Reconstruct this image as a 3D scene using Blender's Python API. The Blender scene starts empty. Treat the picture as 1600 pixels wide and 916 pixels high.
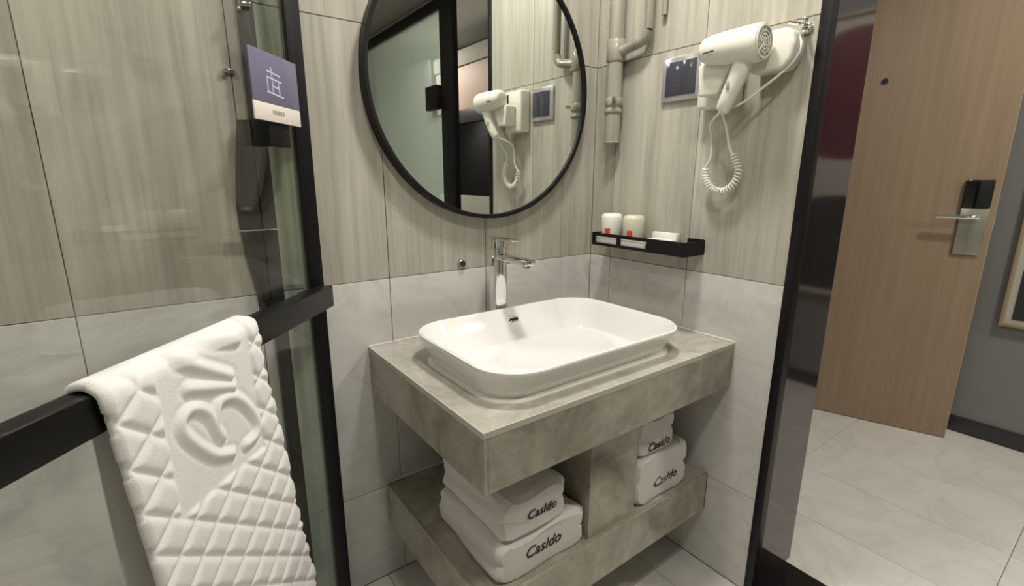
import bpy, bmesh, math, random
from mathutils import Vector, Matrix
random.seed(7)
S = bpy.context.scene
COL = S.collection

# ------------------------------------------------------------------ camera
CP = Vector((-1.3592, -1.3260, 1.2798)); YAW, PITCH, ROLL, FPX = .63566, .23240, .00177, 754.4
fw = Vector((math.sin(YAW)*math.cos(PITCH), math.cos(YAW)*math.cos(PITCH), -math.sin(PITCH)))
rt = Vector((math.cos(YAW), -math.sin(YAW), 0)); up = rt.cross(fw)
rt, up = rt*math.cos(ROLL)+up*math.sin(ROLL), -rt*math.sin(ROLL)+up*math.cos(ROLL)
cd = bpy.data.cameras.new('camera'); cam = bpy.data.objects.new('camera', cd); COL.objects.link(cam)
cd.sensor_width = 36; cd.lens = 36*FPX/1600; cd.clip_start = .02
m = Matrix.Identity(4)
for i in range(3):
    m[i][0] = rt[i]; m[i][1] = up[i]; m[i][2] = -fw[i]; m[i][3] = CP[i]
cam.matrix_world = m
S.camera = cam

# ------------------------------------------------------------------ world, exposure
w = bpy.data.worlds.new('world'); S.world = w; w.use_nodes = True
w.node_tree.nodes['Background'].inputs[0].default_value = (.80, .78, .74, 1)
w.node_tree.nodes['Background'].inputs[1].default_value = .12
S.view_settings.view_transform = 'Standard'; S.view_settings.look = 'None'
S.view_settings.exposure = 0.14; S.view_settings.gamma = 1

def ceiling_lamp_light(name, x, y, z, r, power, color, spread=math.pi):
    l = bpy.data.lights.new(name, 'AREA'); l.shape = 'DISK'; l.size = r*2; l.energy = power; l.color = color; l.spread = spread
    o = bpy.data.objects.new(name, l); COL.objects.link(o); o.location = (x, y, z)
    return o
BATH_LAMPS = [(-.95, -1.30, 11.5), (-.52, -.50, 16.0), (-1.85, -.75, 7.0)]
HALL_LAMPS = [(1.00, -1.70, 26), (.85, -4.4, 60)]
WARM = (1.0, .95, .882)
BZ, HZ = 2.5, 2.8       # ceiling heights

# ------------------------------------------------------------------ materials
def mat(name, color=(.8, .8, .8), rough=.5, metal=0, spec=.5, coat=0, sheen=0, emit=None):
    m = bpy.data.materials.new(name); m.use_nodes = True
    b = m.node_tree.nodes['Principled BSDF']
    b.inputs['Base Color'].default_value = (*color, 1); b.inputs['Roughness'].default_value = rough
    b.inputs['Metallic'].default_value = metal; b.inputs['Specular IOR Level'].default_value = spec
    b.inputs['Coat Weight'].default_value = coat; b.inputs['Sheen Weight'].default_value = sheen
    if emit:
        b.inputs['Emission Color'].default_value = (*emit[0], 1); b.inputs['Emission Strength'].default_value = emit[1]
    return m
class NT:
    def __init__(s, m): s.m = m; s.t = m.node_tree; s.b = s.t.nodes['Principled BSDF']
    def n(s, k, **kw):
        x = s.t.nodes.new(k)
        for a, v in kw.items():
            if a in x.inputs and not hasattr(x, a): x.inputs[a].default_value = v
            else: setattr(x, a, v)
        return x
    def l(s, a, b): s.t.links.new(a, b)
    def pos(s, scale, rnd=True, rot=(0, 0, 0)):
        g = s.n('ShaderNodeNewGeometry'); mp = s.n('ShaderNodeMapping'); mp.inputs['Scale'].default_value = scale
        mp.inputs['Rotation'].default_value = rot
        if rnd:
            oi = s.n('ShaderNodeObjectInfo'); mu = s.n('ShaderNodeMath', operation='MULTIPLY'); mu.inputs[1].default_value = 37
            s.l(oi.outputs['Random'], mu.inputs[0])
            cx = s.n('ShaderNodeCombineXYZ'); s.l(mu.outputs[0], cx.inputs[0]); s.l(mu.outputs[0], cx.inputs[1]); s.l(mu.outputs[0], cx.inputs[2])
            ad = s.n('ShaderNodeVectorMath', operation='ADD'); s.l(mp.outputs[0], ad.inputs[0]); s.l(cx.outputs[0], ad.inputs[1])
            s.l(g.outputs['Position'], mp.inputs['Vector']); return ad.outputs[0]
        s.l(g.outputs['Position'], mp.inputs['Vector']); return mp.outputs[0]
    def noise(s, v, scale=1, detail=5, rough=.55, dist=0):
        x = s.n('ShaderNodeTexNoise'); x.inputs['Scale'].default_value = scale; x.inputs['Detail'].default_value = detail
        x.inputs['Roughness'].default_value = rough; x.inputs['Distortion'].default_value = dist; s.l(v, x.inputs['Vector']); return x.outputs['Fac']
    def ramp(s, f, stops):
        r = s.n('ShaderNodeValToRGB'); e = r.color_ramp.elements
        while len(e) < len(stops): e.new(.5)
        for i, (p, c) in enumerate(stops): e[i].position = p; e[i].color = (*c, 1)
        s.l(f, r.inputs[0]); return r.outputs[0]
    def mix(s, f, a, b, mode='MIX'):
        x = s.n('ShaderNodeMix', data_type='RGBA', blend_type=mode)
        if isinstance(f, (int, float)): x.inputs[0].default_value = f
        else: s.l(f, x.inputs[0])
        s.l(a, x.inputs[6]) if not isinstance(a, tuple) else setattr(x.inputs[6], 'default_value', (*a, 1))
        s.l(b, x.inputs[7]) if not isinstance(b, tuple) else setattr(x.inputs[7], 'default_value', (*b, 1))
        return x.outputs[2]
    def bump(s, h, strength=.2, dist=.002):
        b = s.n('ShaderNodeBump'); b.inputs['Strength'].default_value = strength; b.inputs['Distance'].default_value = dist
        s.l(h, b.inputs['Height']); s.l(b.outputs[0], s.b.inputs['Normal'])
    def color(s, c): s.l(c, s.b.inputs['Base Color'])

def m_streak(name, lo, hi, rough):
    m = mat(name, lo, rough); t = NT(m)
    a = t.noise(t.pos((16, 16, .9)), 1, 6, .62, .15)
    b = t.noise(t.pos((75, 75, 2.6)), 1, 5, .65, .2)
    c1 = t.ramp(a, [(.30, lo), (.70, hi)])
    c2 = t.ramp(b, [(.30, (.80, .80, .80)), (.55, (1.0, 1.0, 1.0)), (.75, (1.06, 1.06, 1.06))])
    cl = t.noise(t.pos((3, 3, 2)), 1, 3, .5)
    c3 = t.ramp(cl, [(.3, (.93, .93, .93)), (.7, (1.05, 1.05, 1.04))])
    t.color(t.mix(1, t.mix(1, c1, c2, 'MULTIPLY'), c3, 'MULTIPLY')); t.bump(b, .15, .0006)
    return m
M = {}
M['brown_tile'] = m_streak('wood grain tile', (.350, .332, .272), (.495, .473, .400), .33)
def m_marble(name, base, vein, rough, sc=1.0):
    m = mat(name, base, rough); t = NT(m)
    v = t.pos((2.2*sc, 2.2*sc, 3.4*sc), rot=(.4, .5, .3))
    n = t.noise(v, 1.3, 8, .6, .9)
    c = t.ramp(n, [(.44, base), (.495, vein), (.505, vein), (.55, base)])
    cl = t.noise(t.pos((2.5, 2.5, 2.5)), 1, 4, .6)
    t.color(t.mix(1, t.mix(.42, base, c), t.ramp(cl, [(.3, (.90, .90, .90)), (.75, (1.03, 1.03, 1.03))]), 'MULTIPLY'))
    return m
M['white_tile'] = m_marble('pale marble tile', (.64, .63, .595), (.50, .50, .48), .13)
M['floor_tile'] = m_marble('floor marble tile', (.66, .645, .60), (.54, .53, .50), .16)
def m_stone(name, lo, hi, rough):
    m = mat(name, lo, rough); t = NT(m)
    a = t.noise(t.pos((6, 6, 6), True), 1, 9, .72, .6)
    b = t.noise(t.pos((40, 40, 40), True), 1, 4, .6)
    c = t.ramp(a, [(.32, lo), (.50, tuple((x+y)/2 for x, y in zip(lo, hi))), (.68, hi)])
    t.color(t.mix(1, c, t.ramp(b, [(.3, (.88, .88, .87)), (.7, (1.06, 1.06, 1.06))]), 'MULTIPLY'))
    return m
M['stone'] = m_stone('grey green concrete look tile', (.225, .213, .165), (.455, .436, .36), .16)
M['stone_top'] = m_stone('polished concrete look top', (.34, .325, .27), (.54, .51, .45), .08)
M['grout'] = mat('grout', (.25, .24, .21), .8)
M['joint'] = mat('pale tile edge', (.46, .45, .385), .5)
M['sealant'] = mat('white silicone', (.82, .81, .75), .35)
M['plaster'] = mat('white ceiling paint', (.72, .71, .68), .8)
M['ceramic'] = mat('glazed white ceramic', (.80, .79, .765), .07, coat=.6)
M['chrome'] = mat('chrome', (.78, .78, .78), .06, 1)
M['steel'] = mat('brushed steel', (.42, .41, .36), .32, 1)
M['black'] = mat('black aluminium', (.006, .005, .006), .42, spec=.25)
M['black_satin'] = mat('black anodised bar', (.007, .007, .006), .34, spec=.3)
M['black_gloss'] = mat('black gloss', (.006, .006, .007), .05)
M['dark_metal'] = mat('dark grey profile', (.018, .017, .013), .40)
M['reveal'] = mat('glossy dark jamb cladding', (.135, .125, .13), .09, .92)
M['mirror'] = mat('silvered mirror', (.80, .84, .81), .0, 1)
M['white_plastic'] = mat('ivory plastic', (.74, .72, .63), .30)
M['grey_plastic'] = mat('grey plastic', (.33, .32, .28), .4)
M['cord'] = mat('white cord', (.76, .74, .66), .4)
M['dark_slot'] = mat('dark opening', (.01, .01, .01), .6)
M['socket'] = mat('dark glass rocker', (.055, .055, .070), .12)
M['silver_frame'] = mat('silver frame', (.70, .69, .72), .18, .7)
M['greywall'] = mat('grey wallpaper', (.21, .21, .205), .75)
M['skirting'] = mat('dark skirting', (.035, .036, .036), .3)
M['ink'] = mat('black embroidery', (.02, .018, .018), .7)
M['red'] = mat('red print', (.50, .055, .03), .5)
M['paper'] = mat('white paper', (.78, .77, .74), .5)
M['pale_item'] = mat('frosted cup', (.60, .58, .46), .35)
M['cap_item'] = mat('white wrapped cup', (.76, .78, .70), .4)
M['maroon'] = mat('maroon print', (.12, .012, .024), .5)
M['beige'] = mat('beige mount', (.46, .43, .38), .7)
M['pinkwall'] = mat('pale pink board', (.58, .41, .35), .6)
M['dark_board'] = mat('dark cabinet board', (.03, .03, .03), .4)
M['lamp'] = mat('lamp diffuser', (.9, .9, .9), .5, emit=((1, .96, .88), 3.0))
def m_wood():
    m = mat('light oak veneer', (.42, .29, .19), .38); t = NT(m)
    a = t.noise(t.pos((45, 45, 1.1), False), 1, 5, .6)
    b = t.noise(t.pos((4, 4, .8), False), 1, 3, .5)
    c = t.ramp(a, [(.3, (.262, .190, .126)), (.7, (.318, .232, .156))])
    t.color(t.mix(1, c, t.ramp(b, [(.3, (.92, .92, .92)), (.7, (1.06, 1.06, 1.06))]), 'MULTIPLY')); return m
M['wood'] = m_wood()
M['wood_edge'] = mat('oak edge band', (.36, .28, .19), .45)
M['pipe'] = m_streak('pipe in wall colour film', (.17, .16, .125), (.40, .38, .315), .2)
def m_towel():
    m = mat('white terry cloth', (.86, .85, .82), .95, sheen=.35); t = NT(m)
    a = t.noise(t.pos((420, 420, 420), False), 1, 3, .7); t.bump(a, .55, .002); return m
M['towel'] = m_towel()
M['shaded_linen'] = mat('white cotton greyed for shade', (.62, .59, .56), .95, sheen=.15)  # white cotton; the shade under the counter is put into this greyer colour
def m_glass(name, tint, refl=1.0, film=None, base=.0):
    m = bpy.data.materials.new(name); m.use_nodes = True; nt = m.node_tree
    for n in list(nt.nodes): nt.nodes.remove(n)
    o = nt.nodes.new('ShaderNodeOutputMaterial'); tr = nt.nodes.new('ShaderNodeBsdfTransparent'); gl = nt.nodes.new('ShaderNodeBsdfGlossy')
    gl.inputs['Roughness'].default_value = .0; gl.inputs['Color'].default_value = (refl, refl, refl, 1)
    tr.inputs['Color'].default_value = (*tint, 1)
    lw = nt.nodes.new('ShaderNodeLayerWeight'); lw.inputs['Blend'].default_value = .5
    p5 = nt.nodes.new('ShaderNodeMath'); p5.operation = 'POWER'; p5.inputs[1].default_value = 5; nt.links.new(lw.outputs['Facing'], p5.inputs[0])
    fr = nt.nodes.new('ShaderNodeMath'); fr.operation = 'MULTIPLY_ADD'; fr.inputs[1].default_value = .96; fr.inputs[2].default_value = .04; nt.links.new(p5.outputs[0], fr.inputs[0])
    mx = nt.nodes.new('ShaderNodeMixShader'); nt.links.new(fr.outputs[0], mx.inputs[0])
    src = tr.outputs[0]
    if film:
        df = nt.nodes.new('ShaderNodeBsdfDiffuse'); df.inputs['Color'].default_value = (*film, 1)
        m2 = nt.nodes.new('ShaderNodeMixShader'); m2.inputs[0].default_value = base
        nt.links.new(src, m2.inputs[1]); nt.links.new(df.outputs[0], m2.inputs[2]); src = m2.outputs[0]
    nt.links.new(src, mx.inputs[1]); nt.links.new(gl.outputs[0], mx.inputs[2]); nt.links.new(mx.outputs[0], o.inputs[0])
    return m
M['glass'] = m_glass('clear shower glass', (.985, .993, .985))
M['glass_green'] = m_glass('green tinted glass', (.93, .965, .93))
M['glass_frost'] = m_glass('frosted green glass', (.93, .965, .94), 1, (.80, .87, .79), .40)
M['glass_edge'] = mat('green glass edge', (.10, .22, .18), .15)

# ------------------------------------------------------------------ mesh helpers
def bm_box(bm, x0, x1, y0, y1, z0, z1, bev=0, seg=2, mi=0):
    r = bmesh.ops.create_cube(bm, size=1)
    vs = r['verts']
    for v in vs:
        v.co = Vector(((x0+x1)/2+v.co.x*(x1-x0), (y0+y1)/2+v.co.y*(y1-y0), (z0+z1)/2+v.co.z*(z1-z0)))
    fs = list({f for v in vs for f in v.link_faces})
    for f in fs: f.material_index = mi
    if bev:
        es = list({e for v in vs for e in v.link_edges})
        bmesh.ops.bevel(bm, geom=es, offset=bev, segments=seg, profile=.5, affect='EDGES')
    return vs
def bm_loft(bm, rings, cap=True, closed=True, mi=0):
    R = [[bm.verts.new(p) for p in r] for r in rings]; n = len(R[0])
    for a, b in zip(R, R[1:]):
        for i in range(n if closed else n-1):
            f = bm.faces.new((a[i], a[(i+1) % n], b[(i+1) % n], b[i])); f.material_index = mi; f.smooth = True
    if cap:
        bm.faces.new(list(reversed(R[0]))).material_index = mi; bm.faces.new(R[-1]).material_index = mi
    return R
def frame_at(d):
    d = d.normalized(); a = Vector((0, 0, 1)) if abs(d.z) < .9 else Vector((1, 0, 0))
    x = d.cross(a).normalized(); return x, x.cross(d).normalized()
def bm_tube(bm, pts, rad, n=12, cap=True, mi=0):
    pts = [Vector(p) for p in pts]; rings = []
    x = None
    for i, p in enumerate(pts):
        d = (pts[min(i+1, len(pts)-1)]-pts[max(i-1, 0)]).normalized()
        if x is None: x, y = frame_at(d)
        else:
            x = (x-d*x.dot(d)).normalized(); y = x.cross(d).normalized()
        r = rad[i] if isinstance(rad, (list, tuple)) else rad
        rings.append([p+x*math.cos(2*math.pi*k/n)*r+y*math.sin(2*math.pi*k/n)*r for k in range(n)])
    bm_loft(bm, rings, cap, mi=mi)
def bm_lathe(bm, prof, c=(0, 0, 0), n=32, M4=None, mi=0, cap=True):
    c = Vector(c); rings = []
    for r, z in prof:
        ring = []
        for k in range(n):
            p = Vector((r*math.cos(2*math.pi*k/n), r*math.sin(2*math.pi*k/n), z))
            if M4: p = M4 @ p
            ring.append(c+p)
        rings.append(ring)
    bm_loft(bm, rings, cap, mi=mi)
def spline(P, per=8):
    P = [Vector(p) for p in P]; out = []
    for i in range(len(P)-1):
        a = P[max(i-1, 0)]; b = P[i]; c = P[i+1]; d = P[min(i+2, len(P)-1)]
        for k in range(per):
            t = k/per; out.append(.5*((2*b)+(c-a)*t+(2*a-5*b+4*c-d)*t*t+(3*b-a-3*c+d)*t**3))
    out.append(P[-1]); return out
def link(name, bm, material, parent=None, smooth=False, kind=None):
    bmesh.ops.recalc_face_normals(bm, faces=bm.faces[:])
    me = bpy.data.meshes.new(name)
    co = [v.co for v in bm.verts]
    c = Vector([(min(p[i] for p in co)+max(p[i] for p in co))/2 for i in range(3)])
    for v in bm.verts: v.co -= c
    bm.to_mesh(me); bm.free()
    ms = material if isinstance(material, (list, tuple)) else [material]
    for x in ms: me.materials.append(M[x] if isinstance(x, str) else x)
    if smooth:
        for p in me.polygons: p.use_smooth = True
        me.set_sharp_from_angle(angle=math.radians(35)) if hasattr(me, 'set_sharp_from_angle') else None
    o = bpy.data.objects.new(name, me); COL.objects.link(o); o.location = c
    if parent:
        o.parent = parent; o.location = c-wloc(parent)
    if kind: o['kind'] = kind
    return o
def wloc(o):
    l = Vector(o.location)
    while o.parent: o = o.parent; l += Vector(o.location)
    return l
def tag(o, label, cat, group=None):
    o['label'] = label; o['category'] = cat
    if group: o['group'] = group
    return o
def thing(name, loc, label, cat, group=None):
    o = bpy.data.objects.new(name, None); o.empty_display_size = .05; COL.objects.link(o); o.location = loc
    return tag(o, label, cat, group)
def B(name, b, material, parent=None, bev=0, kind=None, seg=2):
    bm = bmesh.new(); bm_box(bm, *b, bev=bev, seg=seg); return link(name, bm, material, parent, kind=kind, smooth=bev > 0)
def part_label(o, s): o['label'] = s; return o

# ------------------------------------------------------------------ shell: walls with separate tiles
W_OPEN0, W_OPEN1 = -.753, -3.20       # opening in the right wall
WT = .24                              # wall thickness
wall_back = B('wall_back', (-2.34, 0.24, .008, .14, 0, BZ), 'grout', kind='structure')
wall_right = B('wall_right', (.008, WT, W_OPEN0+.02, 0.008, 0, BZ), 'grout', kind='structure')
wall_left = B('wall_left', (-2.46, -2.342, -3.4, .14, 0, BZ), 'grout', kind='structure')
wall_rear = B('wall_rear', (-2.34, WT, -3.42, -3.302, 0, BZ), 'grout', kind='structure')
wall_right_end = B('wall_right_rear', (.0, WT, -3.30, W_OPEN1, 0, BZ), 'white_tile', kind='structure')
wall_lintel = B('wall_lintel', (.0, WT, W_OPEN1, W_OPEN0+.02, 2.36, HZ), 'grout', kind='structure')
floor = B('floor', (-2.46, 1.99, -8.0, 0.36, -.10, -.009), 'grout', kind='structure')
ceiling = B('ceiling', (-2.46, 0.0, -3.42, .14, BZ, BZ+.06), 'plaster', kind='structure')

_tm = {}
def tile(parent, x0, x1, y0, y1, z0, z1, mname):
    key = (round(x1-x0, 4), round(y1-y0, 4), round(z1-z0, 4), mname)
    c = Vector(((x0+x1)/2, (y0+y1)/2, (z0+z1)/2))
    if key in _tm: o = bpy.data.objects.new('tile', _tm[key]); COL.objects.link(o); o.parent = parent; o.location = c-wloc(parent); return o
    bm = bmesh.new(); bm_box(bm, x0, x1, y0, y1, z0, z1, bev=.0009, seg=1)
    o = link('tile', bm, mname, parent); _tm[key] = o.data; return o
G = .0009
ZR = [0, .326, .996, 1.667, 2.338, BZ]
XB = [-2.34, -2.21, -1.865, -1.518, -1.172, -.826, -.489, -.153, 0]
for i in range(len(ZR)-1):
    mn = 'white_tile' if i < 2 else 'brown_tile'
    for a, b in zip(XB, XB[1:]): tile(wall_back, a+G, b-G, 0, .010, ZR[i]+G, ZR[i+1]-G, mn)
    for a, b in zip([W_OPEN0, -.428, -.102, 0], [-.428, -.102, 0]): tile(wall_right, 0, .010, a+G, b-G, ZR[i]+G, ZR[i+1]-G, mn)
    ys = [-3.30, -2.97, -2.64, -2.38, -2.04, -1.70, -1.36, -1.02, -.68, -.34, 0]
    for a, b in zip(ys, ys[1:]): tile(wall_left, -2.35, -2.34, a+G, b-G, ZR[i]+G, ZR[i+1]-G, mn)
    xs = [-2.34, -2.0, -1.66, -1.32, -.98, -.64, -.30, 0]
    for a, b in zip(xs, xs[1:]): tile(wall_rear, a+G, b-G, -3.31, -3.30, ZR[i]+G, ZR[i+1]-G, mn)
# bathroom floor tiles
xs = [-2.34, -1.98, -1.62, -1.255, -.89, -.525, -.16, 0]
ys = [-3.30, -2.64, -1.93, -1.22, -.51, 0]
for a, b in zip(xs, xs[1:]):
    for c, d in zip(ys, ys[1:]): tile(floor, a+G, b-G, c+G, d-G, -.010, 0, 'floor_tile')
xs = [.232, .53, .895, 1.26, 1.62, 1.87]
ys = [-7.6, -6.89, -6.18, -5.47, -4.76, -4.05, -3.34, -2.63, -1.92, -1.21, -.505, .05]
for a, b in zip(xs, xs[1:]):
    for c, d in zip(ys, ys[1:]): tile(floor, a+G, b-G, c+G, d-G, -.010, 0, 'floor_tile')
B('threshold', (.002, .230, W_OPEN1, W_OPEN0, -.009, .004), 'black_gloss', kind='structure')

# corridor shell
wall_corridor = B('wall_corridor', (1.87, 1.99, -8.0, .36, 0, HZ), 'greywall', kind='structure')
B('baseboard_corridor', (1.858, 1.87, -2.69, .05, 0, .085), 'skirting', bev=.002, kind='structure')
B('ceiling_corridor', (0.0, 1.99, -8.0, .36, HZ, HZ+.06), 'plaster', kind='structure')
B('wall_corridor_far', (WT, 1.87, -8.0, -7.6, 0, HZ), 'greywall', kind='structure')
B('wall_corridor_near', (.14, WT, -7.6, -3.42, 0, HZ), 'greywall', kind='structure')
# entrance wall beside the entrance door, opening closed off by the landing beyond
B('wall_entrance', (WT, .44, .05, .17, 0, HZ), 'greywall', kind='structure')
B('wall_entrance_side', (1.46, 1.87, .05, .17, 0, HZ), 'greywall', kind='structure')
B('wall_entrance_lintel', (.44, 1.46, .05, .17, 2.30, HZ), 'greywall', kind='structure')
B('wall_landing', (WT, 1.99, .36, .42, 0, HZ), 'dark_board', kind='structure')

# door frame of the bathroom: black trim strip + glossy reveal
B('trim_1', (-.006, .030, W_OPEN0-.006, W_OPEN0+.019, 0, 2.36), 'black', bev=.001, kind='structure')
B('trim_2', (.030, .262, W_OPEN0-.003, W_OPEN0+.019, 0.004, 2.36), 'reveal', kind='structure')
B('trim_3', (-.006, .262, W_OPEN1, W_OPEN1+.03, 0, 2.36), 'black', bev=.001, kind='structure')

# sliding glass door leaf standing further along the opening
LY = -3.15
d1 = B('door_1', (.196, .204, LY+.05, -1.56, .06, 2.28), 'glass_frost', kind='structure')
B('stile', (.18, .22, -1.565, -1.415, .006, 2.33), 'black', d1, bev=.002)
B('stile', (.18, .22, LY, LY+.06, .006, 2.33), 'black', d1, bev=.002)
B('rail', (.18, .22, LY+.06, -1.565, .006, .066), 'black', d1, bev=.002)
B('rail', (.18, .22, LY+.06, -1.565, 2.27, 2.33), 'black', d1, bev=.002)
B('handle', (.14, .178, -1.70, -1.555, 1.70, 1.84), 'black', d1, bev=.004)

# corridor furniture seen in the mirror
wr = thing('wardrobe', (1.6, -3.9, 0), 'tall dark wardrobe with pink upper board, seen in the round mirror', 'wardrobe')
B('lower_cabinet', (1.50, 1.868, -4.10, -2.72, 0, 1.10), 'grey_plastic', wr, bev=.004)
B('door_panel', (1.50, 1.868, -4.10, -2.72, 1.105, 1.860), 'black_gloss', wr, bev=.004)
B('top_rail', (1.490, 1.868, -4.11, -2.71, 1.865, 2.000), 'dark_board', wr, bev=.004)
B('upper_board', (1.50, 1.868, -4.10, -2.72, 2.005, 2.440), 'pinkwall', wr, bev=.004)
B('soffit', (1.48, 1.868, -4.12, -2.70, 2.445, 2.60), 'beige', wr, bev=.004)
B('side_panel', (1.45, 1.868, -5.20, -4.125, 0, 2.62), 'dark_board', wr, bev=.004)

# ------------------------------------------------------------------ entrance door (ajar)
H0 = Vector((1.542, -.321, 0)); DE = Vector((.33131, -.94352, 0)); DN = Vector((-.94352, -.33131, 0))   # DN points to the camera side
def dpt(s, n, z): return H0+DE*s+DN*n+Vector((0, 0, z))
def door_obj(name, material, parent, s0, s1, n0, n1, z0, z1, bev=0):
    bm = bmesh.new(); bm_box(bm, s0, s1, n0, n1, z0, z1, bev=bev)
    for v in bm.verts: v.co = dpt(*v.co)
    return link(name, bm, material, parent, smooth=bev > 0)
door = door_obj('door_2', 'wood', None, -.395, .553, -.045, 0, .004, 2.28); door['kind'] = 'structure'
door_obj('edge_band', 'wood_edge', door, .553, .556, -.045, 0, .004, 2.28)
door_obj('lock_plate', 'steel', door, .432, .530, 0, .012, .935, 1.150, .003)
door_obj('card_reader', 'black_gloss', door, .432, .530, 0, .020, 1.152, 1.278, .004)
bm = bmesh.new()
bm_tube(bm, [dpt(.490, .010, 1.112), dpt(.490, .055, 1.112)], .011, 14)
bm_tube(bm, spline([dpt(.490, .052, 1.112), dpt(.46, .057, 1.112), dpt(.345, .055, 1.112)], 5), .009, 12)
link('lever_handle', bm, 'chrome', door, True)
bm = bmesh.new()
bm_tube(bm, [dpt(.066, 0, 1.739), dpt(.066, .006, 1.739)], .013, 18); link('peephole', bm, 'dark_slot', door, True)
door_obj('latch', 'chrome', door, .556, .560, -.032, -.012, 1.06, 1.12)

# ------------------------------------------------------------------ picture on the corridor wall
pc = thing('picture_frame', (1.855, -1.35, .6), 'thin light wood picture frame with dark arched print on grey corridor wall', 'picture')
Y0, Y1, Z0, Z1 = -1.80, -.922, .598, 2.16
B('backing', (1.858, 1.869, Y0+.01, Y1-.01, Z0+.01, Z1-.01), 'beige', pc)
for b in ((Y0, Y0+.016, Z0, Z1), (Y1-.016, Y1, Z0, Z1), (Y0+.016, Y1-.016, Z0, Z0+.016), (Y0+.016, Y1-.016, Z1-.016, Z1)):
    B('moulding', (1.842, 1.869, *b), 'wood_edge', pc, bev=.002)
def flat_shape(name, pts, material, parent, x=1.857, t=.001):
    bm = bmesh.new(); a = [bm.verts.new((x, y, z)) for y, z in pts]; f = bm.faces.new(a)
    r = bmesh.ops.extrude_face_region(bm, geom=[f]); 
    for v in r['geom']:
        if isinstance(v, bmesh.types.BMVert): v.co.x -= t
    return link(name, bm, material, parent)
arc = [(-1.36+.395*math.cos(t*math.pi/20), .93+.26*math.sin(t*math.pi/20)) for t in range(21)]
flat_shape('dark_arch', [(-.962, .634)]+[(-.962, .86)]+arc[1:-1]+[(-1.76, .86), (-1.76, .634)], 'dark_board', pc)
flat_shape('red_disc', [(-1.37+.37*math.cos(t*math.pi/20), 1.74+.35*math.sin(t*math.pi/20)) for t in range(40)], 'maroon', pc)

# ------------------------------------------------------------------ vanity
CW, CD, CH, CT = .902, .6145, .80, .139
van = thing('vanity_counter', (-.45, -.3, .2), 'wall-hung vanity clad in grey-green concrete-look tile with open towel shelf', 'vanity')
def rrect(cx, cy, hx, hy, r, z, n=10):
    out = []
    for q, (sx, sy) in enumerate(((1, 1), (-1, 1), (-1, -1), (1, -1))):
        for k in range(n+1):
            a = math.pi/2*(q+k/n)
            out.append(Vector((cx+sx*(hx-r)+r*math.cos(a), cy+sy*(hy-r)+r*math.sin(a), z)))
    return out
# top slab with a cut-out for the basin
BC = (-.506, -.3575)
bm = bmesh.new()
hole = rrect(BC[0], BC[1], .2985, .1765, .088, 0)
def slab_face(z):
    o = [bm.verts.new(p) for p in ((-CW, -CD, z), (0.0, -CD, z), (0.0, 0, z), (-CW, 0, z))]
    h = [bm.verts.new((p.x, p.y, z)) for p in hole]
    eo = [bm.edges.new((o[i], o[(i+1) % 4])) for i in range(4)]
    eh = [bm.edges.new((h[i], h[(i+1) % len(h)])) for i in range(len(h))]
    bmesh.ops.triangle_fill(bm, edges=eo+eh, use_beauty=True)
    return o, h
o1, h1 = slab_face(CH); o2, h2 = slab_face(CH-.012)
for a, b in ((o1, o2), (h1, h2)):
    for i in range(len(a)): bm.faces.new((a[i], a[(i+1) % len(a)], b[(i+1) % len(b)], b[i]))
link('countertop', bm, 'stone_top', van)
e = .0008
B('front_panel', (-CW+.0105, 0.0, -CD, -CD+.010, CH-CT, CH-.0125), 'stone', van, bev=e, seg=1)
B('side_panel', (-CW, -CW+.010, -CD, 0, CH-CT, CH-.0125), 'stone', van, bev=e, seg=1)
B('bottom_panel', (-CW+.010, 0, -CD+.010, 0, CH-CT, CH-CT+.010), 'stone', van)
part_label(B('edge_strip', (-CW-.0008, -.0, -CD-.0008, -CD+.0022, CH-.0128, CH+.0006), 'joint', van), 'thin pale edge line')
part_label(B('edge_strip', (-CW-.0008, -CW+.0022, -CD+.0022, 0, CH-.0128, CH+.0006), 'joint', van), 'thin pale edge line')
part_label(B('sealant', (-.004, 0, -CD, 0, CH, CH+.005), 'sealant', van, bev=.0015), 'white sealant along the wall')
part_label(B('sealant', (-CW, -.004, -.004, 0, CH, CH+.004), 'sealant', van, bev=.0015), 'white sealant along the wall')
# divider
B('divider', (-.536, -.350, -.555, 0, .337, CH-CT), 'stone', van, bev=e, seg=1)
# lower shelf
SW, SD, SZ, ST = .876, .574, .337, .134
sh = B('shelf', (-SW+.010, 0, -SD+.010, 0, SZ-ST, SZ), 'stone', van)
B('front_panel', (-SW+.0105, 0, -SD, -SD+.010, SZ-ST, SZ), 'stone', van, bev=e, seg=1)
B('side_panel', (-SW, -SW+.010, -SD, 0, SZ-ST, SZ), 'stone', van, bev=e, seg=1)
part_label(B('sealant', (-.005, -.0, -SD, -SD+.006, SZ-ST, SZ), 'sealant', van), 'white sealant along the wall')
B('edge_strip', (-SW-.0006, -SW+.0018, -SD, 0, SZ-.001, SZ+.0006), 'joint', van)
part_label(B('sealant', (-SW, -.0, -.004, 0, SZ, SZ+.004), 'sealant', van), 'white sealant along the wall')
for x0, x1 in ((-SW+.01, -.558), (-.36, -.002)):
    pass

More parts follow.
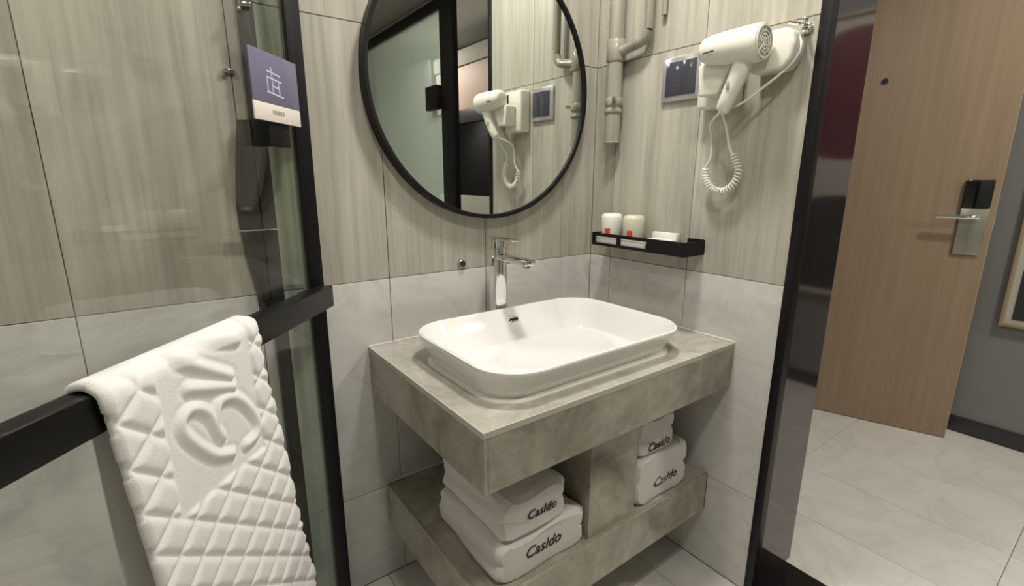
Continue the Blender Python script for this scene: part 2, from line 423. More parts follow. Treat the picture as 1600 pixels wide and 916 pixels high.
# ------------------------------------------------------------------ basin
bs = thing('wash_basin', (*BC, CH), 'glossy white rounded rectangular ceramic basin set on the vanity top', 'basin')
RH = .080; cx, cy = -.507, -.350
prof_out = [(.296, .174, .075, -.005), (.302, .180, .078, .0), (.307, .185, .082, .004), (.3125, .196, .088, .02), (.3225, .2175, .099, .050),
            (.3285, .2295, .106, RH-.012), (.3305, .2330, .110, RH-.006), (.3300, .2325, .109, RH-.0020), (.3265, .229, .106, RH)]
prof_in = [(.3225, .225, .102, RH-.0012), (.320, .2225, .100, RH-.005), (.316, .217, .099, RH-.014), (.309, .205, .095, .048), (.300, .188, .090, .024), (.288, .166, .085, .0),
           (.277, .152, .082, -.016), (.258, .134, .078, -.032), (.228, .112, .072, -.044), (.18, .085, .060, -.051), (.12, .055, .045, -.055), (.06, .035, .030, -.057), (.02, .015, .012, -.058)]
bm = bmesh.new()
rings = [rrect(BC[0]*(1-t)+cx*t, BC[1]*(1-t)+cy*t, hx, hy, r, CH+z) for (hx, hy, r, z) in prof_out for t in (min(1, max(0, z/RH)),)]
rings += [rrect(cx, cy, hx, hy, r, CH+z) for (hx, hy, r, z) in prof_in]
bm_loft(bm, rings); link('bowl', bm, 'ceramic', bs, True)
bm = bmesh.new(); bm_loft(bm, [rrect(BC[0], BC[1], .320, .199, .09, CH+.0003), rrect(BC[0], BC[1], .318, .197, .09, CH+.005), rrect(BC[0], BC[1], .306, .185, .084, CH+.0075)], cap=False)
link('sealant', bm, 'sealant', bs, True)
bm = bmesh.new()
bm_lathe(bm, [(.0, 0), (.024, 0), (.026, .002), (.020, .004), (.0, .005)], (cx, cy, CH-.0575), 24); part_label(link('drain', bm, 'chrome', bs, True), 'chrome drain')
ov = Matrix.Rotation(math.radians(55), 4, 'X')
bm = bmesh.new(); bm_loft(bm, [[Vector((-.484, -.1475, .8465))+ov @ Vector((1.0*p.x, p.y, p.z)) for p in rrect(0, 0, hx, hy, hy*.98, z, 6)] for hx, hy, z in ((.019, .009, -.006), (.019, .009, .0015), (.0175, .0075, .0025))])
part_label(link('overflow_ring', bm, 'chrome', bs, True), 'chrome overflow ring')
bm = bmesh.new(); bm_loft(bm, [[Vector((-.484, -.1475, .8465))+ov @ p for p in rrect(0, 0, hx, hy, hy*.98, z, 6)] for hx, hy, z in ((.015, .0045, .0), (.015, .0045, .0032))])
part_label(link('overflow_slot', bm, 'dark_slot', bs), 'dark overflow slot')

# ------------------------------------------------------------------ tap
tp = thing('basin_tap', (-.492, -.075, CH), 'tall chrome single-lever tap standing behind the basin', 'tap')
tx, ty = -.492, -.075
bm = bmesh.new(); bm_lathe(bm, [(.030, 0), (.030, .004), (.027, .006)], (tx, ty, CH), 32); link('base_ring', bm, 'chrome', tp, True)
bm = bmesh.new(); bm_loft(bm, [rrect(tx, ty, .0235, .0235, .012, z, 6) for z in (CH+.004, CH+.02, 1.065, 1.068)])
link('body', bm, 'chrome', tp, True)
bm = bmesh.new(); bm_box(bm, tx-.0215, tx+.0215, -.238, ty+.01, 1.034, 1.050, bev=.004)
for v in bm.verts: v.co.z += (ty-v.co.y)*-.02
sp_ = link('spout', bm, 'chrome', tp, True)
bm = bmesh.new(); bm_tube(bm, [(tx, -.222, 1.034), (tx, -.222, 1.024)], .011, 16); link('aerator', bm, 'steel', sp_, True)
bm = bmesh.new(); bm_tube(bm, [(tx, ty, 1.068), (tx, ty, 1.094)], .0205, 24); link('cartridge', bm, 'chrome', tp, True)
bm = bmesh.new(); bm_box(bm, tx-.018, tx+.018, -.170, ty+.024, 1.0945, 1.1015, bev=.003); link('lever', bm, 'chrome', tp, True)

# small round cap on the wall
cp = thing('wall_button', (-.583, 0, 1.015), 'small dark round button on the wall left of the tap', 'button')
bm = bmesh.new(); RX = Matrix.Rotation(math.radians(90), 4, 'X')
bm_lathe(bm, [(.0135, 0), (.0135, .006), (.011, .009)], (-.583, 0, 1.015), 24, RX); link('rim', bm, 'steel', cp, True)
bm = bmesh.new(); bm_lathe(bm, [(.009, .0085), (.009, .011), (.004, .012)], (-.583, 0, 1.015), 16, RX); link('plug', bm, 'dark_slot', cp, True)

# ------------------------------------------------------------------ round mirror
MC = (-.482, 0, 1.553); MR = .396
mr = thing('round_mirror', (MC[0], 0, MC[2]), 'large round mirror in a thin black metal frame above the basin', 'mirror')
bm = bmesh.new(); bm_lathe(bm, [(MR-.012, .024), (MR-.012, .0300), ], MC, 128, RX); link('mirror_glass', bm, 'mirror', mr)
bm = bmesh.new()
R = bm_loft(bm, [[Vector(MC)+RX @ Vector((r*math.cos(2*math.pi*k/128), r*math.sin(2*math.pi*k/128), z)) for k in range(128)] for r, z in ((MR-.0125, .003), (MR-.0125, .0365), (MR-.010, .038), (MR-.001, .038), (MR, .037), (MR, .001), (MR-.0125, .001), (MR-.0125, .003))], cap=False)
link('frame', bm, 'black', mr, True)

# ------------------------------------------------------------------ pipes in the corner
pp = thing('water_pipe', (-.035, -.11, 1.4), 'thick wall-coloured water pipe running down the corner with collars', 'pipe')
px, py = -.034, -.115
bm = bmesh.new(); bm_tube(bm, [(px, py, 1.405), (px, py, BZ-.001)], .026, 24); link('pipe', bm, 'pipe', pp, True)
for z0, z1, r in ((1.400, 1.406, .029), (1.498, 1.512, .0305), (1.522, 1.548, .0300), (1.662, 1.730, .031)):
    bm = bmesh.new(); bm_tube(bm, [(px, py, z0), (px, py, z0+.003), (px, py, z1-.003), (px, py, z1)], [r-.002, r, r, r-.002], 24); link('collar', bm, 'pipe', pp, True)
bm = bmesh.new(); bm_tube(bm, [(px-.022, py-.022, 1.538), (px-.036, py-.032, 1.540)], .007, 12); part_label(link('valve_screw', bm, 'chrome', pp, True), 'chrome screw on the collar')
bm = bmesh.new(); bm_tube(bm, spline([(px, py-.01, 1.690), (px, -.17, 1.697), (px, -.225, 1.708), (px, -.245, 1.735)], 6), .016, 16)
link('elbow', bm, 'pipe', pp, True)
bm = bmesh.new(); bm_tube(bm, [(px, -.245, 1.735), (px, -.245, BZ-.001)], .014, 16); link('branch_pipe', bm, 'pipe', pp, True)
bm = bmesh.new(); bm_tube(bm, [(-.012, -.285, 1.77), (-.012, -.285, BZ-.001)], .008, 12)
tag(link('thin_pipe', bm, 'pipe', None, True), 'thinnest wall-coloured pipe to the right of the corner pipes', 'pipe')

# ------------------------------------------------------------------ wall switch
sw = thing('wall_socket', (0, -.36, 1.578), 'dark square socket plate in a silver frame half behind the hair dryer', 'socket')
B('frame', (-.012, 0, -.428, -.292, 1.514, 1.642), 'silver_frame', sw, bev=.003)
B('rocker', (-.015, -.011, -.366, -.308, 1.530, 1.627), 'socket', sw, bev=.0015)
B('rocker', (-.015, -.011, -.4135, -.3675, 1.530, 1.627), 'socket', sw, bev=.0015)

# ------------------------------------------------------------------ hair dryer on its wall holder
hold = thing('dryer_holder', (0, -.55, 1.56), 'ivory wall holder box carrying the hair dryer', 'holder')
B('base_box', (-.052, 0, -.560, -.448, 1.475, 1.645), 'white_plastic', hold, bev=.008, seg=3)
def prism(name, pts, x0, x1, material, parent, bev):
    bm = bmesh.new(); a = [bm.verts.new((x0, y, z)) for y, z in pts]; f = bm.faces.new(a)
    r = bmesh.ops.extrude_face_region(bm, geom=[f]); nv = [v for v in r['geom'] if isinstance(v, bmesh.types.BMVert)]
    for v in nv: v.co.x = x1
    bmesh.ops.bevel(bm, geom=bm.edges[:], offset=bev, segments=3, profile=.5, affect='EDGES')
    return link(name, bm, material, parent, True)
prism('cradle', [(-.479, 1.582), (-.580, 1.578), (-.540, 1.500), (-.486, 1.500)], -.052, -.104, 'white_plastic', hold, .006)
prism('back_plate', [(-.60, 1.640), (-.682, 1.642), (-.703, 1.630), (-.710, 1.60), (-.703, 1.566), (-.685, 1.545), (-.60, 1.545)], -.0, -.060, 'white_plastic', hold, .010)
bm = bmesh.new(); bm_box(bm, -.0535, -.0515, -.545, -.533, 1.598, 1.632); link('vent_slot', bm, 'dark_slot', hold)

dr = thing('hair_dryer', (-.12, -.57, 1.47), 'ivory hair dryer hanging in its wall holder beside the doorway', 'hair dryer')
bm = bmesh.new()
DX = -.112
secs = [(-.496, .018, 1.610), (-.499, .026, 1.610), (-.508, .0325, 1.610), (-.528, .0365, 1.609), (-.565, .0395, 1.608), (-.61, .0425, 1.606), (-.645, .044, 1.604), (-.656, .0435, 1.604), (-.660, .041, 1.604)]
rings = []
for y, r, z in secs: rings.append([Vector((DX+r*math.cos(2*math.pi*k/40), y, z+r*math.sin(2*math.pi*k/40))) for k in range(40)])
bm_loft(bm, rings); brl = link('barrel', bm, 'white_plastic', dr, True)
bm = bmesh.new(); ry = Matrix.Rotation(math.radians(90), 4, 'X')
bm_lathe(bm, [(.038, .6595), (.038, .663), (.034, .6635), (.034, .6605)], (DX, 0, 1.604), 36, ry, cap=False); ring_ = link('intake_ring', bm, 'white_plastic', dr, True)
bm = bmesh.new(); bm_lathe(bm, [(.034, .6602), (.034, .6610)], (DX, 0, 1.604), 36, ry); part_label(link('intake_mesh', bm, 'grey_plastic', ring_), 'grey intake mesh')
bm = bmesh.new()
for r in (.009, .017, .025):
    rings = [[Vector((DX+(r+a)*math.cos(2*math.pi*k/28), -.6612-b, 1.604+(r+a)*math.sin(2*math.pi*k/28))) for k in range(28)] for a, b in ((-.0015, 0), (-.0015, .0015), (.0015, .0015), (.0015, 0))]
    bm_loft(bm, rings, cap=False)
for k in range(4):
    a = k*math.pi/4; bm_tube(bm, [(DX+.033*math.cos(a), -.662, 1.604+.033*math.sin(a)), (DX-.033*math.cos(a), -.662, 1.604-.033*math.sin(a))], .0011, 6)
link('grille', bm, 'white_plastic', ring_, True)
# handle
hb = [(-.112, -.618, 1.585), (-.112, -.612, 1.560), (-.109, -.594, 1.520), (-.104, -.574, 1.480), (-.100, -.562, 1.458), (-.099, -.558, 1.452)]
hw = [(.028, .020), (.026, .019), (.0235, .018), (.022, .017), (.019, .015), (.010, .008)]
bm = bmesh.new(); rings = []
for i, p in enumerate(hb):
    p = Vector(p); d = (Vector(hb[min(i+1, 5)])-Vector(hb[max(i-1, 0)])).normalized(); x = Vector((1, 0, 0)); y = x.cross(d).normalized()
    rings.append([p+x*math.cos(2*math.pi*k/24)*hw[i][1]+y*math.sin(2*math.pi*k/24)*hw[i][0] for k in range(24)])
bm_loft(bm, rings); hnd = link('handle', bm, 'white_plastic', dr, True)
bm = bmesh.new(); bm_box(bm, DX-.0425, DX-.0405, -.553, -.523, 1.5955, 1.5985)
for v in bm.verts: v.co.z += -.08*(v.co.y+.538)
link('badge', bm, 'dark_slot', brl)
bm = bmesh.new(); bm_box(bm, -.128, -.1245, -.590, -.580, 1.505, 1.525, bev=.002); link('switch', bm, 'grey_plastic', hnd, True)
# power cord with its coil
bm = bmesh.new()
bm_tube(bm, spline([(-.030, -.700, 1.625), (-.034, -.712, 1.600), (-.038, -.706, 1.570), (-.045, -.680, 1.540), (-.055, -.640, 1.508), (-.070, -.600, 1.476), (-.090, -.572, 1.462)], 8), .0032, 8)
path = spline([(-.095, -.556, 1.455), (-.075, -.560, 1.425), (-.050, -.556, 1.390), (-.040, -.560, 1.360), (-.036, -.580, 1.325), (-.034, -.588, 1.300), (-.034, -.578, 1.268), (-.034, -.548, 1.246),
               (-.034, -.515, 1.252), (-.034, -.492, 1.276), (-.034, -.484, 1.312)], 12)
def smooth_tube_coil(bm, path, i0, rc, turns, rt):
    pts = []; P = path[i0:]; L = [0]
    for a, b in zip(P, P[1:]): L.append(L[-1]+(b-a).length)
    N = turns*10; T = L[-1]
    for k in range(N+1):
        s = T*k/N; j = max(i for i in range(len(L)) if L[i] <= s+1e-9); j = min(j, len(P)-2); f = (s-L[j])/(L[j+1]-L[j])
        p = P[j].lerp(P[j+1], f); d = (P[j+1]-P[j]).normalized(); x, y = frame_at(d) if abs(d.x) > .9 else (Vector((1, 0, 0)), Vector((1, 0, 0)).cross(d).normalized())
        a = 2*math.pi*k/10; r = rc*min(1, k/6, (N-k)/6+.2)
        pts.append(p+x*math.cos(a)*r+y*math.sin(a)*r)
    bm_tube(bm, pts, rt, 6)
bm_tube(bm, path[:42], .0032, 8)
smooth_tube_coil(bm, path, 40, .0085, 26, .0026)
bm_tube(bm, spline([(-.034, -.484, 1.312), (-.036, -.492, 1.322), (-.040, -.503, 1.345), (-.045, -.503, 1.40), (-.06, -.505, 1.43), (-.085, -.54, 1.450), (-.094, -.553, 1.458)], 8), .0032, 8)
link('power_cord', bm, 'cord', dr, True)
# chrome hook
hk = thing('wall_hook', (0, -.705, 1.645), 'small chrome hook on the wall just right of the hair dryer', 'hook')
RY = Matrix.Rotation(math.radians(-90), 4, 'Y')
bm = bmesh.new(); bm_lathe(bm, [(.013, 0), (.013, .005), (.010, .007)], (0, -.708, 1.640), 20, RY); link('rose', bm, 'chrome', hk, True)
bm = bmesh.new(); bm_tube(bm, spline([(-.006, -.708, 1.640), (-.028, -.709, 1.638), (-.042, -.714, 1.640), (-.048, -.720, 1.650)], 5), .0048, 10); link('prong', bm, 'chrome', hk, True)
bm = bmesh.new(); bmesh.ops.create_uvsphere(bm, u_segments=14, v_segments=10, radius=.0075)
for v in bm.verts: v.co += Vector((-.048, -.720, 1.650))
link('tip', bm, 'chrome', hk, True)
bm = bmesh.new(); bm_tube(bm, spline([(-.010, -.708, 1.645), (-.030, -.690, 1.652), (-.036, -.676, 1.656)], 5), .0045, 10); link('prong', bm, 'chrome', hk, True)

# ------------------------------------------------------------------ black amenity rack
rk = thing('wall_rack', (0, -.3, 1.05), 'black metal wall rack holding cups and amenity packets', 'rack')
RX0, RY0, RY1, RZ0, RZ1 = -.106, -.486, -.108, 1.052, 1.096
B('tray', (RX0, 0, RY0, RY1, RZ0, RZ0+.003), 'black', rk)
B('front_rail', (RX0, RX0+.003, RY0, RY1, RZ1-.012, RZ1), 'black', rk)
B('front_rail', (RX0, RX0+.003, RY0, RY1, RZ0+.003, RZ0+.010), 'black', rk)
for a, b in ((RY1-.016, RY1), (-.238, -.222), (RY0, -.345)): B('front_panel', (RX0, RX0+.003, a, b, RZ0+.010, RZ1-.012), 'black', rk)
B('end_panel', (RX0+.003, 0, RY0, RY0+.003, RZ0+.003, RZ1), 'black', rk)
B('end_panel', (RX0+.003, 0, RY1-.003, RY1, RZ0+.003, RZ1), 'black', rk)
B('back_rail', (-.003, 0, RY0+.003, -.425, RZ1-.020, RZ1+.002), 'black', rk)
def cup(y, x, label, mtop, h, r=.037):
    t = thing('tumbler', (x, y, RZ0+.003), label, 'cup')
    bm = bmesh.new(); bm_lathe(bm, [(r*.86, 0), (r*.90, .003), (r, h*.72), (r*1.01, h*.86), (r*.95, h*.93), (r*.78, h*.985), (r*.3, h)], (x, y, RZ0+.0032), 32); wc = link('wrapped_cup', bm, mtop, t, True)
    bm = bmesh.new(); rr = r*.955
    a0 = math.radians(186)
    rings = [[Vector((x+(rr+dx)*math.cos(a0+da*.09), y+(rr+dx)*math.sin(a0+da*.09), RZ0+z)) for da in range(5)] for z, dx in ((.034, .0012), (.058, .0022))]
    rings = [[Vector((x+(rr+.0030)*math.cos(a0+k*.10), y+(rr+.0030)*math.sin(a0+k*.10), RZ0+z)) for k in range(6)] for z in (.030, .044, .060)]
    Rr = bm_loft(bm, rings, cap=False, closed=False)
    link('seal_sticker', bm, 'red', wc, True)
    return t
cup(-.152, -.055, 'white paper-wrapped cup with red sticker, left one on the rack', 'cap_item', .108)
cup(-.250, -.055, 'beige frosted cup with red sticker, right one on the rack', 'pale_item', .107, .036)
B_ = B('soap_packet', (-.088, -.030, -.405, -.318, RZ0+.0035, RZ0+.040), 'paper', None, bev=.005); tag(B_, 'white soap packet lying at the right end of the rack', 'packet')
B_ = B('comb_packet', (-.026, -.006, -.400, -.305, RZ0+.0035, RZ0+.058), 'paper', None, bev=.003); tag(B_, 'slim white packet standing against the wall in the rack', 'packet')
B_ = B('toothbrush_packet', (-.100, -.0905, -.335, -.115, RZ0+.0035, RZ0+.030), 'paper', None, bev=.003); tag(B_, 'long white packet behind the front slots of the rack', 'packet')

# ------------------------------------------------------------------ folded towels under the vanity
def folded(x0, x1, y0, y1, z0, z1, label, tx0, tz, tw, seed):
    t = thing('folded_towel', ((x0+x1)/2, (y0+y1)/2, z0), label, 'towel', 'folded towels under the vanity')
    rnd = random.Random(seed); ph = [rnd.uniform(0, 6) for _ in range(6)]
    # cross-section in (x,z): rounded folds; lofted along y
    nz = 3
    def section(y, k, n):
        t_ = k/n; edge = min(t_, 1-t_); rr = min(1, edge/.06); inset = (1-math.sqrt(max(0, 1-(1-rr)**2)))*.012
        pts = []; H = z1-z0; a, b = x0+inset, x1-inset; lo, hi = z0+inset*.3, z1-inset
        N = 18
        for i in range(N+1):                                   # right side, scalloped by the fold layers
            f = i/N; s = abs(math.sin(math.pi*f*2)); rad = .020
            c = 1-math.sqrt(max(0, 1-(max(0, abs(f-.5)*2-.62)/.38)**2))
            pts.append((b-.020*c-.014*(1-s**.4)+.002*math.sin(7*y*10+ph[0]), lo+(hi-lo)*f))
        for i in range(1, N):                                  # top
            f = i/N; pts.append((b-.022-(b-a-.044)*f, hi+.0035*math.sin(f*5+ph[1]+y*9)-.002))
        for i in range(N+1):
            f = 1-i/N; c = 1-math.sqrt(max(0, 1-(max(0, abs(f-.5)*2-.62)/.38)**2))
            pts.append((a+.022*c+.003*math.sin(f*9+ph[2]+y*14), lo+(hi-lo)*f))
        for i in range(1, N): f = i/N; pts.append((a+.022+(b-a-.044)*f, lo))
        out = []
        for x, z in pts:                                       # fold layers show as soft creases on the front face
            f = (z-z0)/H; cr = math.exp(-((f-.5)/.05)**2)
            yy = y+(.007*cr+.010*(1-math.sqrt(max(0, 1-max(0, (f-.80)/.2)**2)))*(k < 6))*max(0, 1-k/6)
            out.append(Vector((x+.0015*math.sin(z*160+y*30), yy+.002*math.sin(x*38+ph[3])*(k < 4), z)))
        return out
    bm = bmesh.new(); n = 26
    bm_loft(bm, [section(y0+(y1-y0)*k/n, k, n) for k in range(n+1)])
    cl = link('cloth', bm, 'shaded_linen', t, True)
    fc = bpy.data.curves.new('lettering', 'FONT'); fc.body = 'Casldo'; fc.size = .05; fc.extrude = .0006; fc.shear = .25; fc.offset = .0002
    to = bpy.data.objects.new('lettering', fc); COL.objects.link(to)
    dg = bpy.context.evaluated_depsgraph_get(); me = bpy.data.meshes.new_from_object(to.evaluated_get(dg)); bpy.data.objects.remove(to)
    bm = bmesh.new(); bm.from_mesh(me); wd = max(v.co.x for v in bm.verts)-min(v.co.x for v in bm.verts); k = tw/wd
    for v in bm.verts: v.co = Vector((tx0+v.co.x*k, y0-.0012-v.co.z, tz+v.co.y*k))
    link('lettering', bm, 'ink', cl)
    return t
folded(-.822, -.542, -.548, -.25, .3375, .444, 'folded white towel with black lettering, bottom of the left stack', -.745, .380, .112, 1)
folded(-.812, -.606, -.545, -.26, .446, .556, 'folded white towel with black lettering, top of the left stack', -.738, .484, .090, 2)
folded(-.342, -.092, -.552, -.25, .3375, .490, 'folded white towel with black lettering, bottom of the right stack', -.262, .378, .110, 3)
folded(-.338, -.162, -.545, -.26, .492, .612, 'folded white towel with black lettering, top of the right stack', -.290, .503, .098, 4)

# ------------------------------------------------------------------ shower enclosure (diagonal glass panel)
GA = Vector((-1.040, -.020, 0)); GE = Vector((-.674, -.739, 0)).normalized(); GN = Vector((.739, -.674, 0)).normalized()
def gp(u, n, z): return GA+GE*u+GN*n+Vector((0, 0, z))
def gbox(name, material, parent, u0, u1, n0, n1, z0, z1, bev=0, seg=2):
    bm = bmesh.new(); bm_box(bm, u0, u1, n0, n1, z0, z1, bev=bev, seg=seg)
    for v in bm.verts: v.co = gp(*v.co)
    return link(name, bm, material, parent, smooth=bev > 0)
sc = thing('shower_screen', (-1.3, -.35, 0), 'diagonal clear glass shower screen with black post and horizontal black bar', 'shower screen')
B('post', (-1.0565, -1.0215, -.040, 0, 0, 2.36), 'black', sc, bev=.002)
gbox('glass_pane', 'glass', sc, .035, .96, -.008, 0, .02, 2.36)
gbox('bottom_rail', 'black', sc, .02, .96, -.014, .006, 0, .02, .001)
bar = gbox('towel_bar', 'black_satin', sc, .018, .93, .020, .058, .957, 1.012, .002)
gbox('bar_bracket', 'black_satin', sc, .90, .93, .0005, .020, .965, 1.005)
gbox('bracket', 'black_satin', sc, .045, .085, .0005, .020, .965, 1.005)
gbox('door_knob', 'black', sc, .085, .165, .0005, .022, 1.347, 1.402, .003)
# fixed strip of green glass between post and the second profile, on the back wall
fx = thing('fixed_glass_strip', (-1.09, -.02, 0), 'narrow green glass strip between the black post and grey wall profile', 'glass strip')
B('pane', (-1.117, -1.058, -.022, -.014, 0.002, 2.36), 'glass_green', fx)
B('profile', (-1.148, -1.117, -.030, 0, 0.002, 2.36), 'dark_metal', fx, bev=.002)
# return panel to the left wall
P2 = gp(.985, 0, 0)
sr = thing('shower_return', (P2.x, P2.y, 0), 'clear glass return panel with black post closing the shower at left', 'shower screen')
B('pane', (-2.336, P2.x-.02, P2.y-.004, P2.y+.004, .02, 2.36), 'glass', sr)
B('post', (P2.x-.018, P2.x+.018, P2.y-.018, P2.y+.018, 0, 2.36), 'black', sr, bev=.002)

# dark curved-edge panel behind the glass, with a bright ledge and black tray
cd_ = thing('dark_curved_panel', (-1.165, -.02, .95), 'dark curved-edge panel on the shower wall behind the glass', 'caddy')
L = spline([(-1.173, 0, 1.410), (-1.187, 0, 1.31), (-1.196, 0, 1.204), (-1.189, 0, 1.095), (-1.170, 0, .955)], 6)
bm = bmesh.new()
rings = []
for p in L: rings.append([Vector((p.x, -.002, p.z)), Vector((p.x, -.012, p.z)), Vector((p.x+.006, -.022, p.z)), Vector((-1.150, -.026, p.z)), Vector((-1.150, -.002, p.z))])
bm_loft(bm, rings); link('back_panel', bm, 'dark_metal', cd_, True)
bm = bmesh.new(); bm_box(bm, -1.225, -1.119, -.060, -.031, 1.160, 1.1635, bev=.001); part_label(link('glass_ledge', bm, 'chrome', cd_, True), 'thin bright ledge')
B('tray', (-1.168, -1.119, -.058, -.031, .957, .985), 'black', cd_, bev=.002)
for x, z in ((-1.177, 1.515), (-1.135, 1.650)):
    t = thing('chrome_clip', (x, -.01, z), 'small chrome clip on the shower wall %s' % ('left of the purple card' if z < 1.6 else 'near the top of the grey profile'), 'clip')
    yb = 0 if z < 1.6 else -.0305
    B('clip_plate', (x-.012, x+.012, yb-.010, yb, z-.005, z+.005), 'chrome', t, bev=.002)
    B('clip_pin', (x-.015, x-.007, yb-.006, yb, z-.014, z-.0055), 'chrome', t, bev=.0015)

# ------------------------------------------------------------------ sign card on the glass
cdn = thing('sign_card', gp(.13, .03, 1.396), 'small purple and white plastic sign card hung on the shower glass', 'sign')
M['purple'] = mat('purple print', (.150, .142, .225), .25)
M['cream'] = mat('cream print', (.70, .64, .58), .3)
M['glyph'] = mat('pale print', (.52, .53, .66), .4)
M['greyink'] = mat('grey print', (.30, .27, .22), .5)
def card_box(name, material, u0, u1, n0, n1, z0, z1, bev=0): return gbox(name, material, cdn, u0, u1, n0, n1, z0, z1, bev)
uf = card_box('upper_field', 'purple', .048, .222, .026, .030, 1.4325, 1.533, .0015)
lf = card_box('lower_field', 'cream', .048, .222, .026, .030, 1.396, 1.432, .0015)
card_box('hanger', 'grey_plastic', .10, .14, .0005, .0255, 1.42, 1.50)
bm = bmesh.new()
def seg_(u0, z0, u1, z1, w_=.0032):
    a = Vector((u0, z0)); b = Vector((u1, z1)); d = (b-a).normalized(); n = Vector((-d.y, d.x))*w_/2
    vs = [bm.verts.new(gp(p.x, .0306, p.y)) for p in (a-n, b-n, b+n, a+n)]; bm.faces.new(vs)
for s_ in ((.168, 1.496, .120, 1.492), (.152, 1.505, .150, 1.484), (.170, 1.484, .116, 1.480), (.168, 1.481, .168, 1.456), (.150, 1.480, .150, 1.455), (.150, 1.468, .128, 1.467), (.128, 1.480, .126, 1.453), (.172, 1.455, .112, 1.450)): seg_(*s_)
r = bmesh.ops.extrude_face_region(bm, geom=bm.faces[:])
for v in r['geom']:
    if isinstance(v, bmesh.types.BMVert): v.co -= GN*.0005
part_label(link('emblem', bm, 'glyph', uf), 'pale line emblem')
bm = bmesh.new()
for k in range(5): seg_(.158-k*.009, 1.4165, .152-k*.009, 1.4160, .008)
r = bmesh.ops.extrude_face_region(bm, geom=bm.faces[:])
for v in r['geom']:
    if isinstance(v, bmesh.types.BMVert): v.co -= GN*.0005
link('small_print', bm, 'greyink', lf)

# ------------------------------------------------------------------ big quilted bath mat / towel over the bar
def sstep(a, b, x):
    t = min(1, max(0, (x-a)/(b-a))); return t*t*(3-2*t)
def seg_d(px, pz, a, b):
    ax, az = a; bx, bz = b; dx, dz = bx-ax, bz-az; L2 = dx*dx+dz*dz
    t = max(0, min(1, ((px-ax)*dx+(pz-az)*dz)/L2)) if L2 else 0
    return math.hypot(px-ax-t*dx, pz-az-t*dz)
N1 = [(.561, 1.040), (.420, 1.000)]; N2 = [(.552, 1.012), (.449, .945)]; N3 = [(.542, .962), (.446, .923)]
C1 = [(.469, .806), (.508, .826), (.542, .863), (.565, .898), (.566, .919), (.551, .929), (.53, .923), (.51, .902), (.498, .869), (.487, .848)]
C2 = [(.496, .880), (.492, .898), (.479, .912), (.445, .902), (.414, .868), (.396, .826), (.406, .806), (.432, .802)]
strokes = [(N1, .0085), (N2, .0085), (N3, .0085), (C1, .0085), (C2, .0085)]
C1s = [(p.x, p.y) for p in spline([(a, b, 0) for a, b in C1], 3)]; C2s = [(p.x, p.y) for p in spline([(a, b, 0) for a, b in C2], 3)]
strokes = [(N1, .0085), (N2, .0085), (N3, .0085), (C1s, .0080), (C2s, .0080)]
def relief(u, z):
    # window with raised letters
    inw = sstep(.383, .392, u)*(1-sstep(.594, .603, u))*sstep(.764, .774, z)
    ca = (z-.89*u-.2425)/.067; cb = (z+.80*u-1.281)/.0725
    da = abs(ca-round(ca))*.067/1.34; db = abs(cb-round(cb))*.0725/1.28
    d = min(da, db)
    pad = .0062*(1-math.exp(-(d/.0060)**1.5))
    h = pad*(1-inw)
    if inw > .3:
        s = 9
        for P, wd in strokes:
            for a, b in zip(P, P[1:]):
                s = min(s, seg_d(u, z, a, b)/wd)
        h += .0070*math.exp(-(s**2.2)*.9)*inw - .0015*math.exp(-((s-1.9)/.5)**2)*inw
    return h
def ur(z):
    return .352-.082*sstep(.95, .35, z) if False else .352-.082*min(1, max(0, (.93-z)/.56))
ht = thing('hanging_towel', gp(.5, .04, .4), 'thick white quilted towel with raised lettering draped over the black bar', 'towel')
# path in (n,z): outside surface
path = []
z = .30
while z < 1.000: path.append((.0105, z, 0)); z += .012
for k in range(15):
    a = math.pi-math.pi*k/14; path.append((.041+.0305*math.cos(a)*(1.0), 1.004+.020*math.sin(a), 0))
zt = 1.000
z = zt
while z > .16: path.append((.0725+.010*(zt-z), z, 1)); z -= .0028
NU = 128
bm = bmesh.new(); outer = []; inner = []
rz = random.Random(3)
zprev = None
for i, (n, z, fr) in enumerate(path):
    a = path[max(i-1, 0)]; b = path[min(i+1, len(path)-1)]
    tn, tz = b[0]-a[0], b[1]-a[1]; L_ = math.hypot(tn, tz) or 1; nn, nz_ = -tz/L_, tn/L_      # outward normal (n,z)
    if not fr and z <= 1.0: nn, nz_ = -1, 0
    ro = []; ri = []
    rlx = ur(z) if fr else .352
    for j in range(NU+1):
        t = j/NU; uL = (.674-.030*min(1, max(0, (1.0-z)/.4))) if fr else .650 if n < .041 and z < 1.0 else .674; u = rlx+(uL-rlx)*t
        # unrolled coordinate so the pattern continues over the top
        if fr or (n > .041): zz = z if fr else 1.0+(.0715-n)*.9+(z-1.0)*.2
        else: zz = None
        if zz is not None: h = relief(u, zz)
        else: h = .004
        if not fr and n <= .041: h = min(h, .004)*max(0, (z-.98)/.05) if z < 1.03 else h
        ed = min(t, 1-t)*(.676-rlx); rd = .007*(1-math.sqrt(max(0, 1-(1-min(1, ed/.007))**2)))
        hh = h*min(1, .35+ed/.012)-rd
        hh += .0022*math.sin(u*21+z*9)*min(1, max(0, (1.0-z)/.2)) if fr else 0
        uu = u
        if j in (0, NU) or ed < .004:
            sc_ = (.0030 if h > .005 else 0)
            uu += (-sc_ if t < .5 else sc_)
        ro.append(bm.verts.new(gp(uu, n+nn*hh, z+nz_*hh)))
        inn = min(.0085, .0085)
        if not fr and z <= 1.0 and n <= .041: inn = .006
        ri.append(bm.verts.new(gp(u+(.002 if t < .01 else (-.002 if t > .99 else 0)), n-nn*inn, z-nz_*inn)))
    outer.append(ro); inner.append(ri)
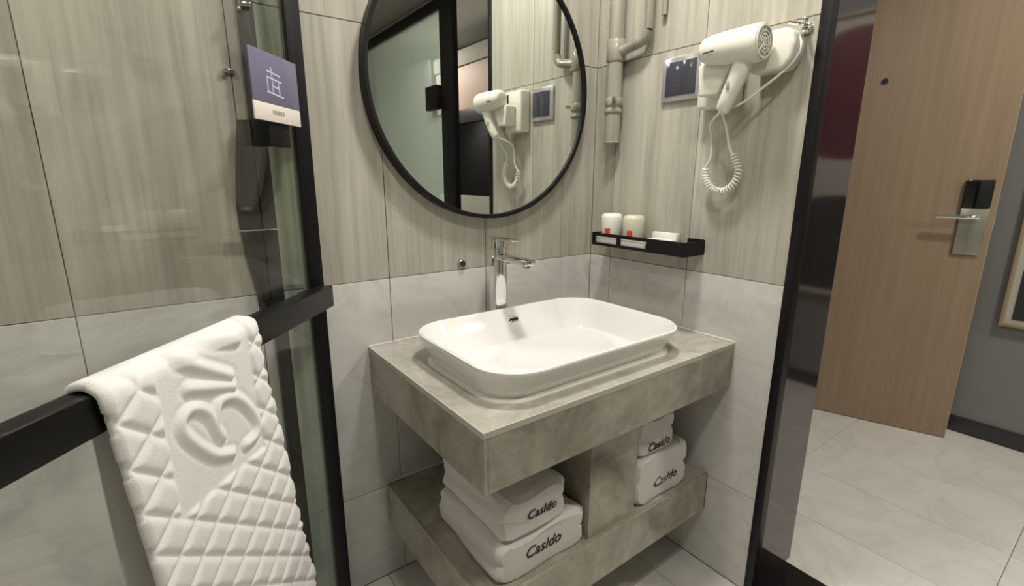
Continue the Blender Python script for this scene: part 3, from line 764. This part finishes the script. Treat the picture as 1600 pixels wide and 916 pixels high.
def grid_faces(G, flip=False):
    for a, b in zip(G, G[1:]):
        for j in range(len(a)-1):
            f = (a[j], a[j+1], b[j+1], b[j]); bm.faces.new(f if not flip else f[::-1]).smooth = True
grid_faces(outer); grid_faces(inner, True)
for i in range(len(outer)-1):
    bm.faces.new((outer[i][0], outer[i+1][0], inner[i+1][0], inner[i][0])); bm.faces.new((outer[i+1][-1], outer[i][-1], inner[i][-1], inner[i+1][-1]))
for k in (0, -1):
    for j in range(NU): bm.faces.new((outer[k][j], outer[k][j+1], inner[k][j+1], inner[k][j]))
o = link('cloth', bm, 'towel', ht)
for p in o.data.polygons: p.use_smooth = True

# ------------------------------------------------------------------ ceiling lamps (above the frame)
for i, (x, y, p) in enumerate(BATH_LAMPS):
    t = thing('ceiling_lamp', (x, y, BZ-.012), ['round recessed ceiling lamp in the middle of the bathroom', 'round recessed ceiling lamp above the basin', 'round recessed ceiling lamp above the shower'][i], 'lamp')
    bm = bmesh.new(); bm_lathe(bm, [(.075, 0), (.095, 0), (.098, .006), (.096, .012), (.075, .012)], (x, y, BZ-.012), 32, cap=False); link('trim_ring', bm, 'plaster', t, True)
    bm = bmesh.new(); bm_lathe(bm, [(.074, .004), (.074, .008)], (x, y, BZ-.012), 32); link('diffuser', bm, 'lamp', t)
    ceiling_lamp_light('bath_light', x, y, BZ-.016, .09, p, WARM)
for i, (x, y, p) in enumerate(HALL_LAMPS):
    t = thing('corridor_lamp', (x, y, HZ-.012), ['round corridor ceiling lamp nearest the entrance door', 'round corridor ceiling lamp in front of the wardrobe'][i], 'lamp')
    bm = bmesh.new(); bm_lathe(bm, [(.075, 0), (.095, 0), (.098, .006), (.096, .012), (.075, .012)], (x, y, HZ-.012), 32, cap=False); link('trim_ring', bm, 'plaster', t, True)
    bm = bmesh.new(); bm_lathe(bm, [(.074, .004), (.074, .008)], (x, y, HZ-.012), 32); link('diffuser', bm, 'lamp', t)
    ceiling_lamp_light('corridor_light', x, y, HZ-.016, .09, p, (1, .93, .84))
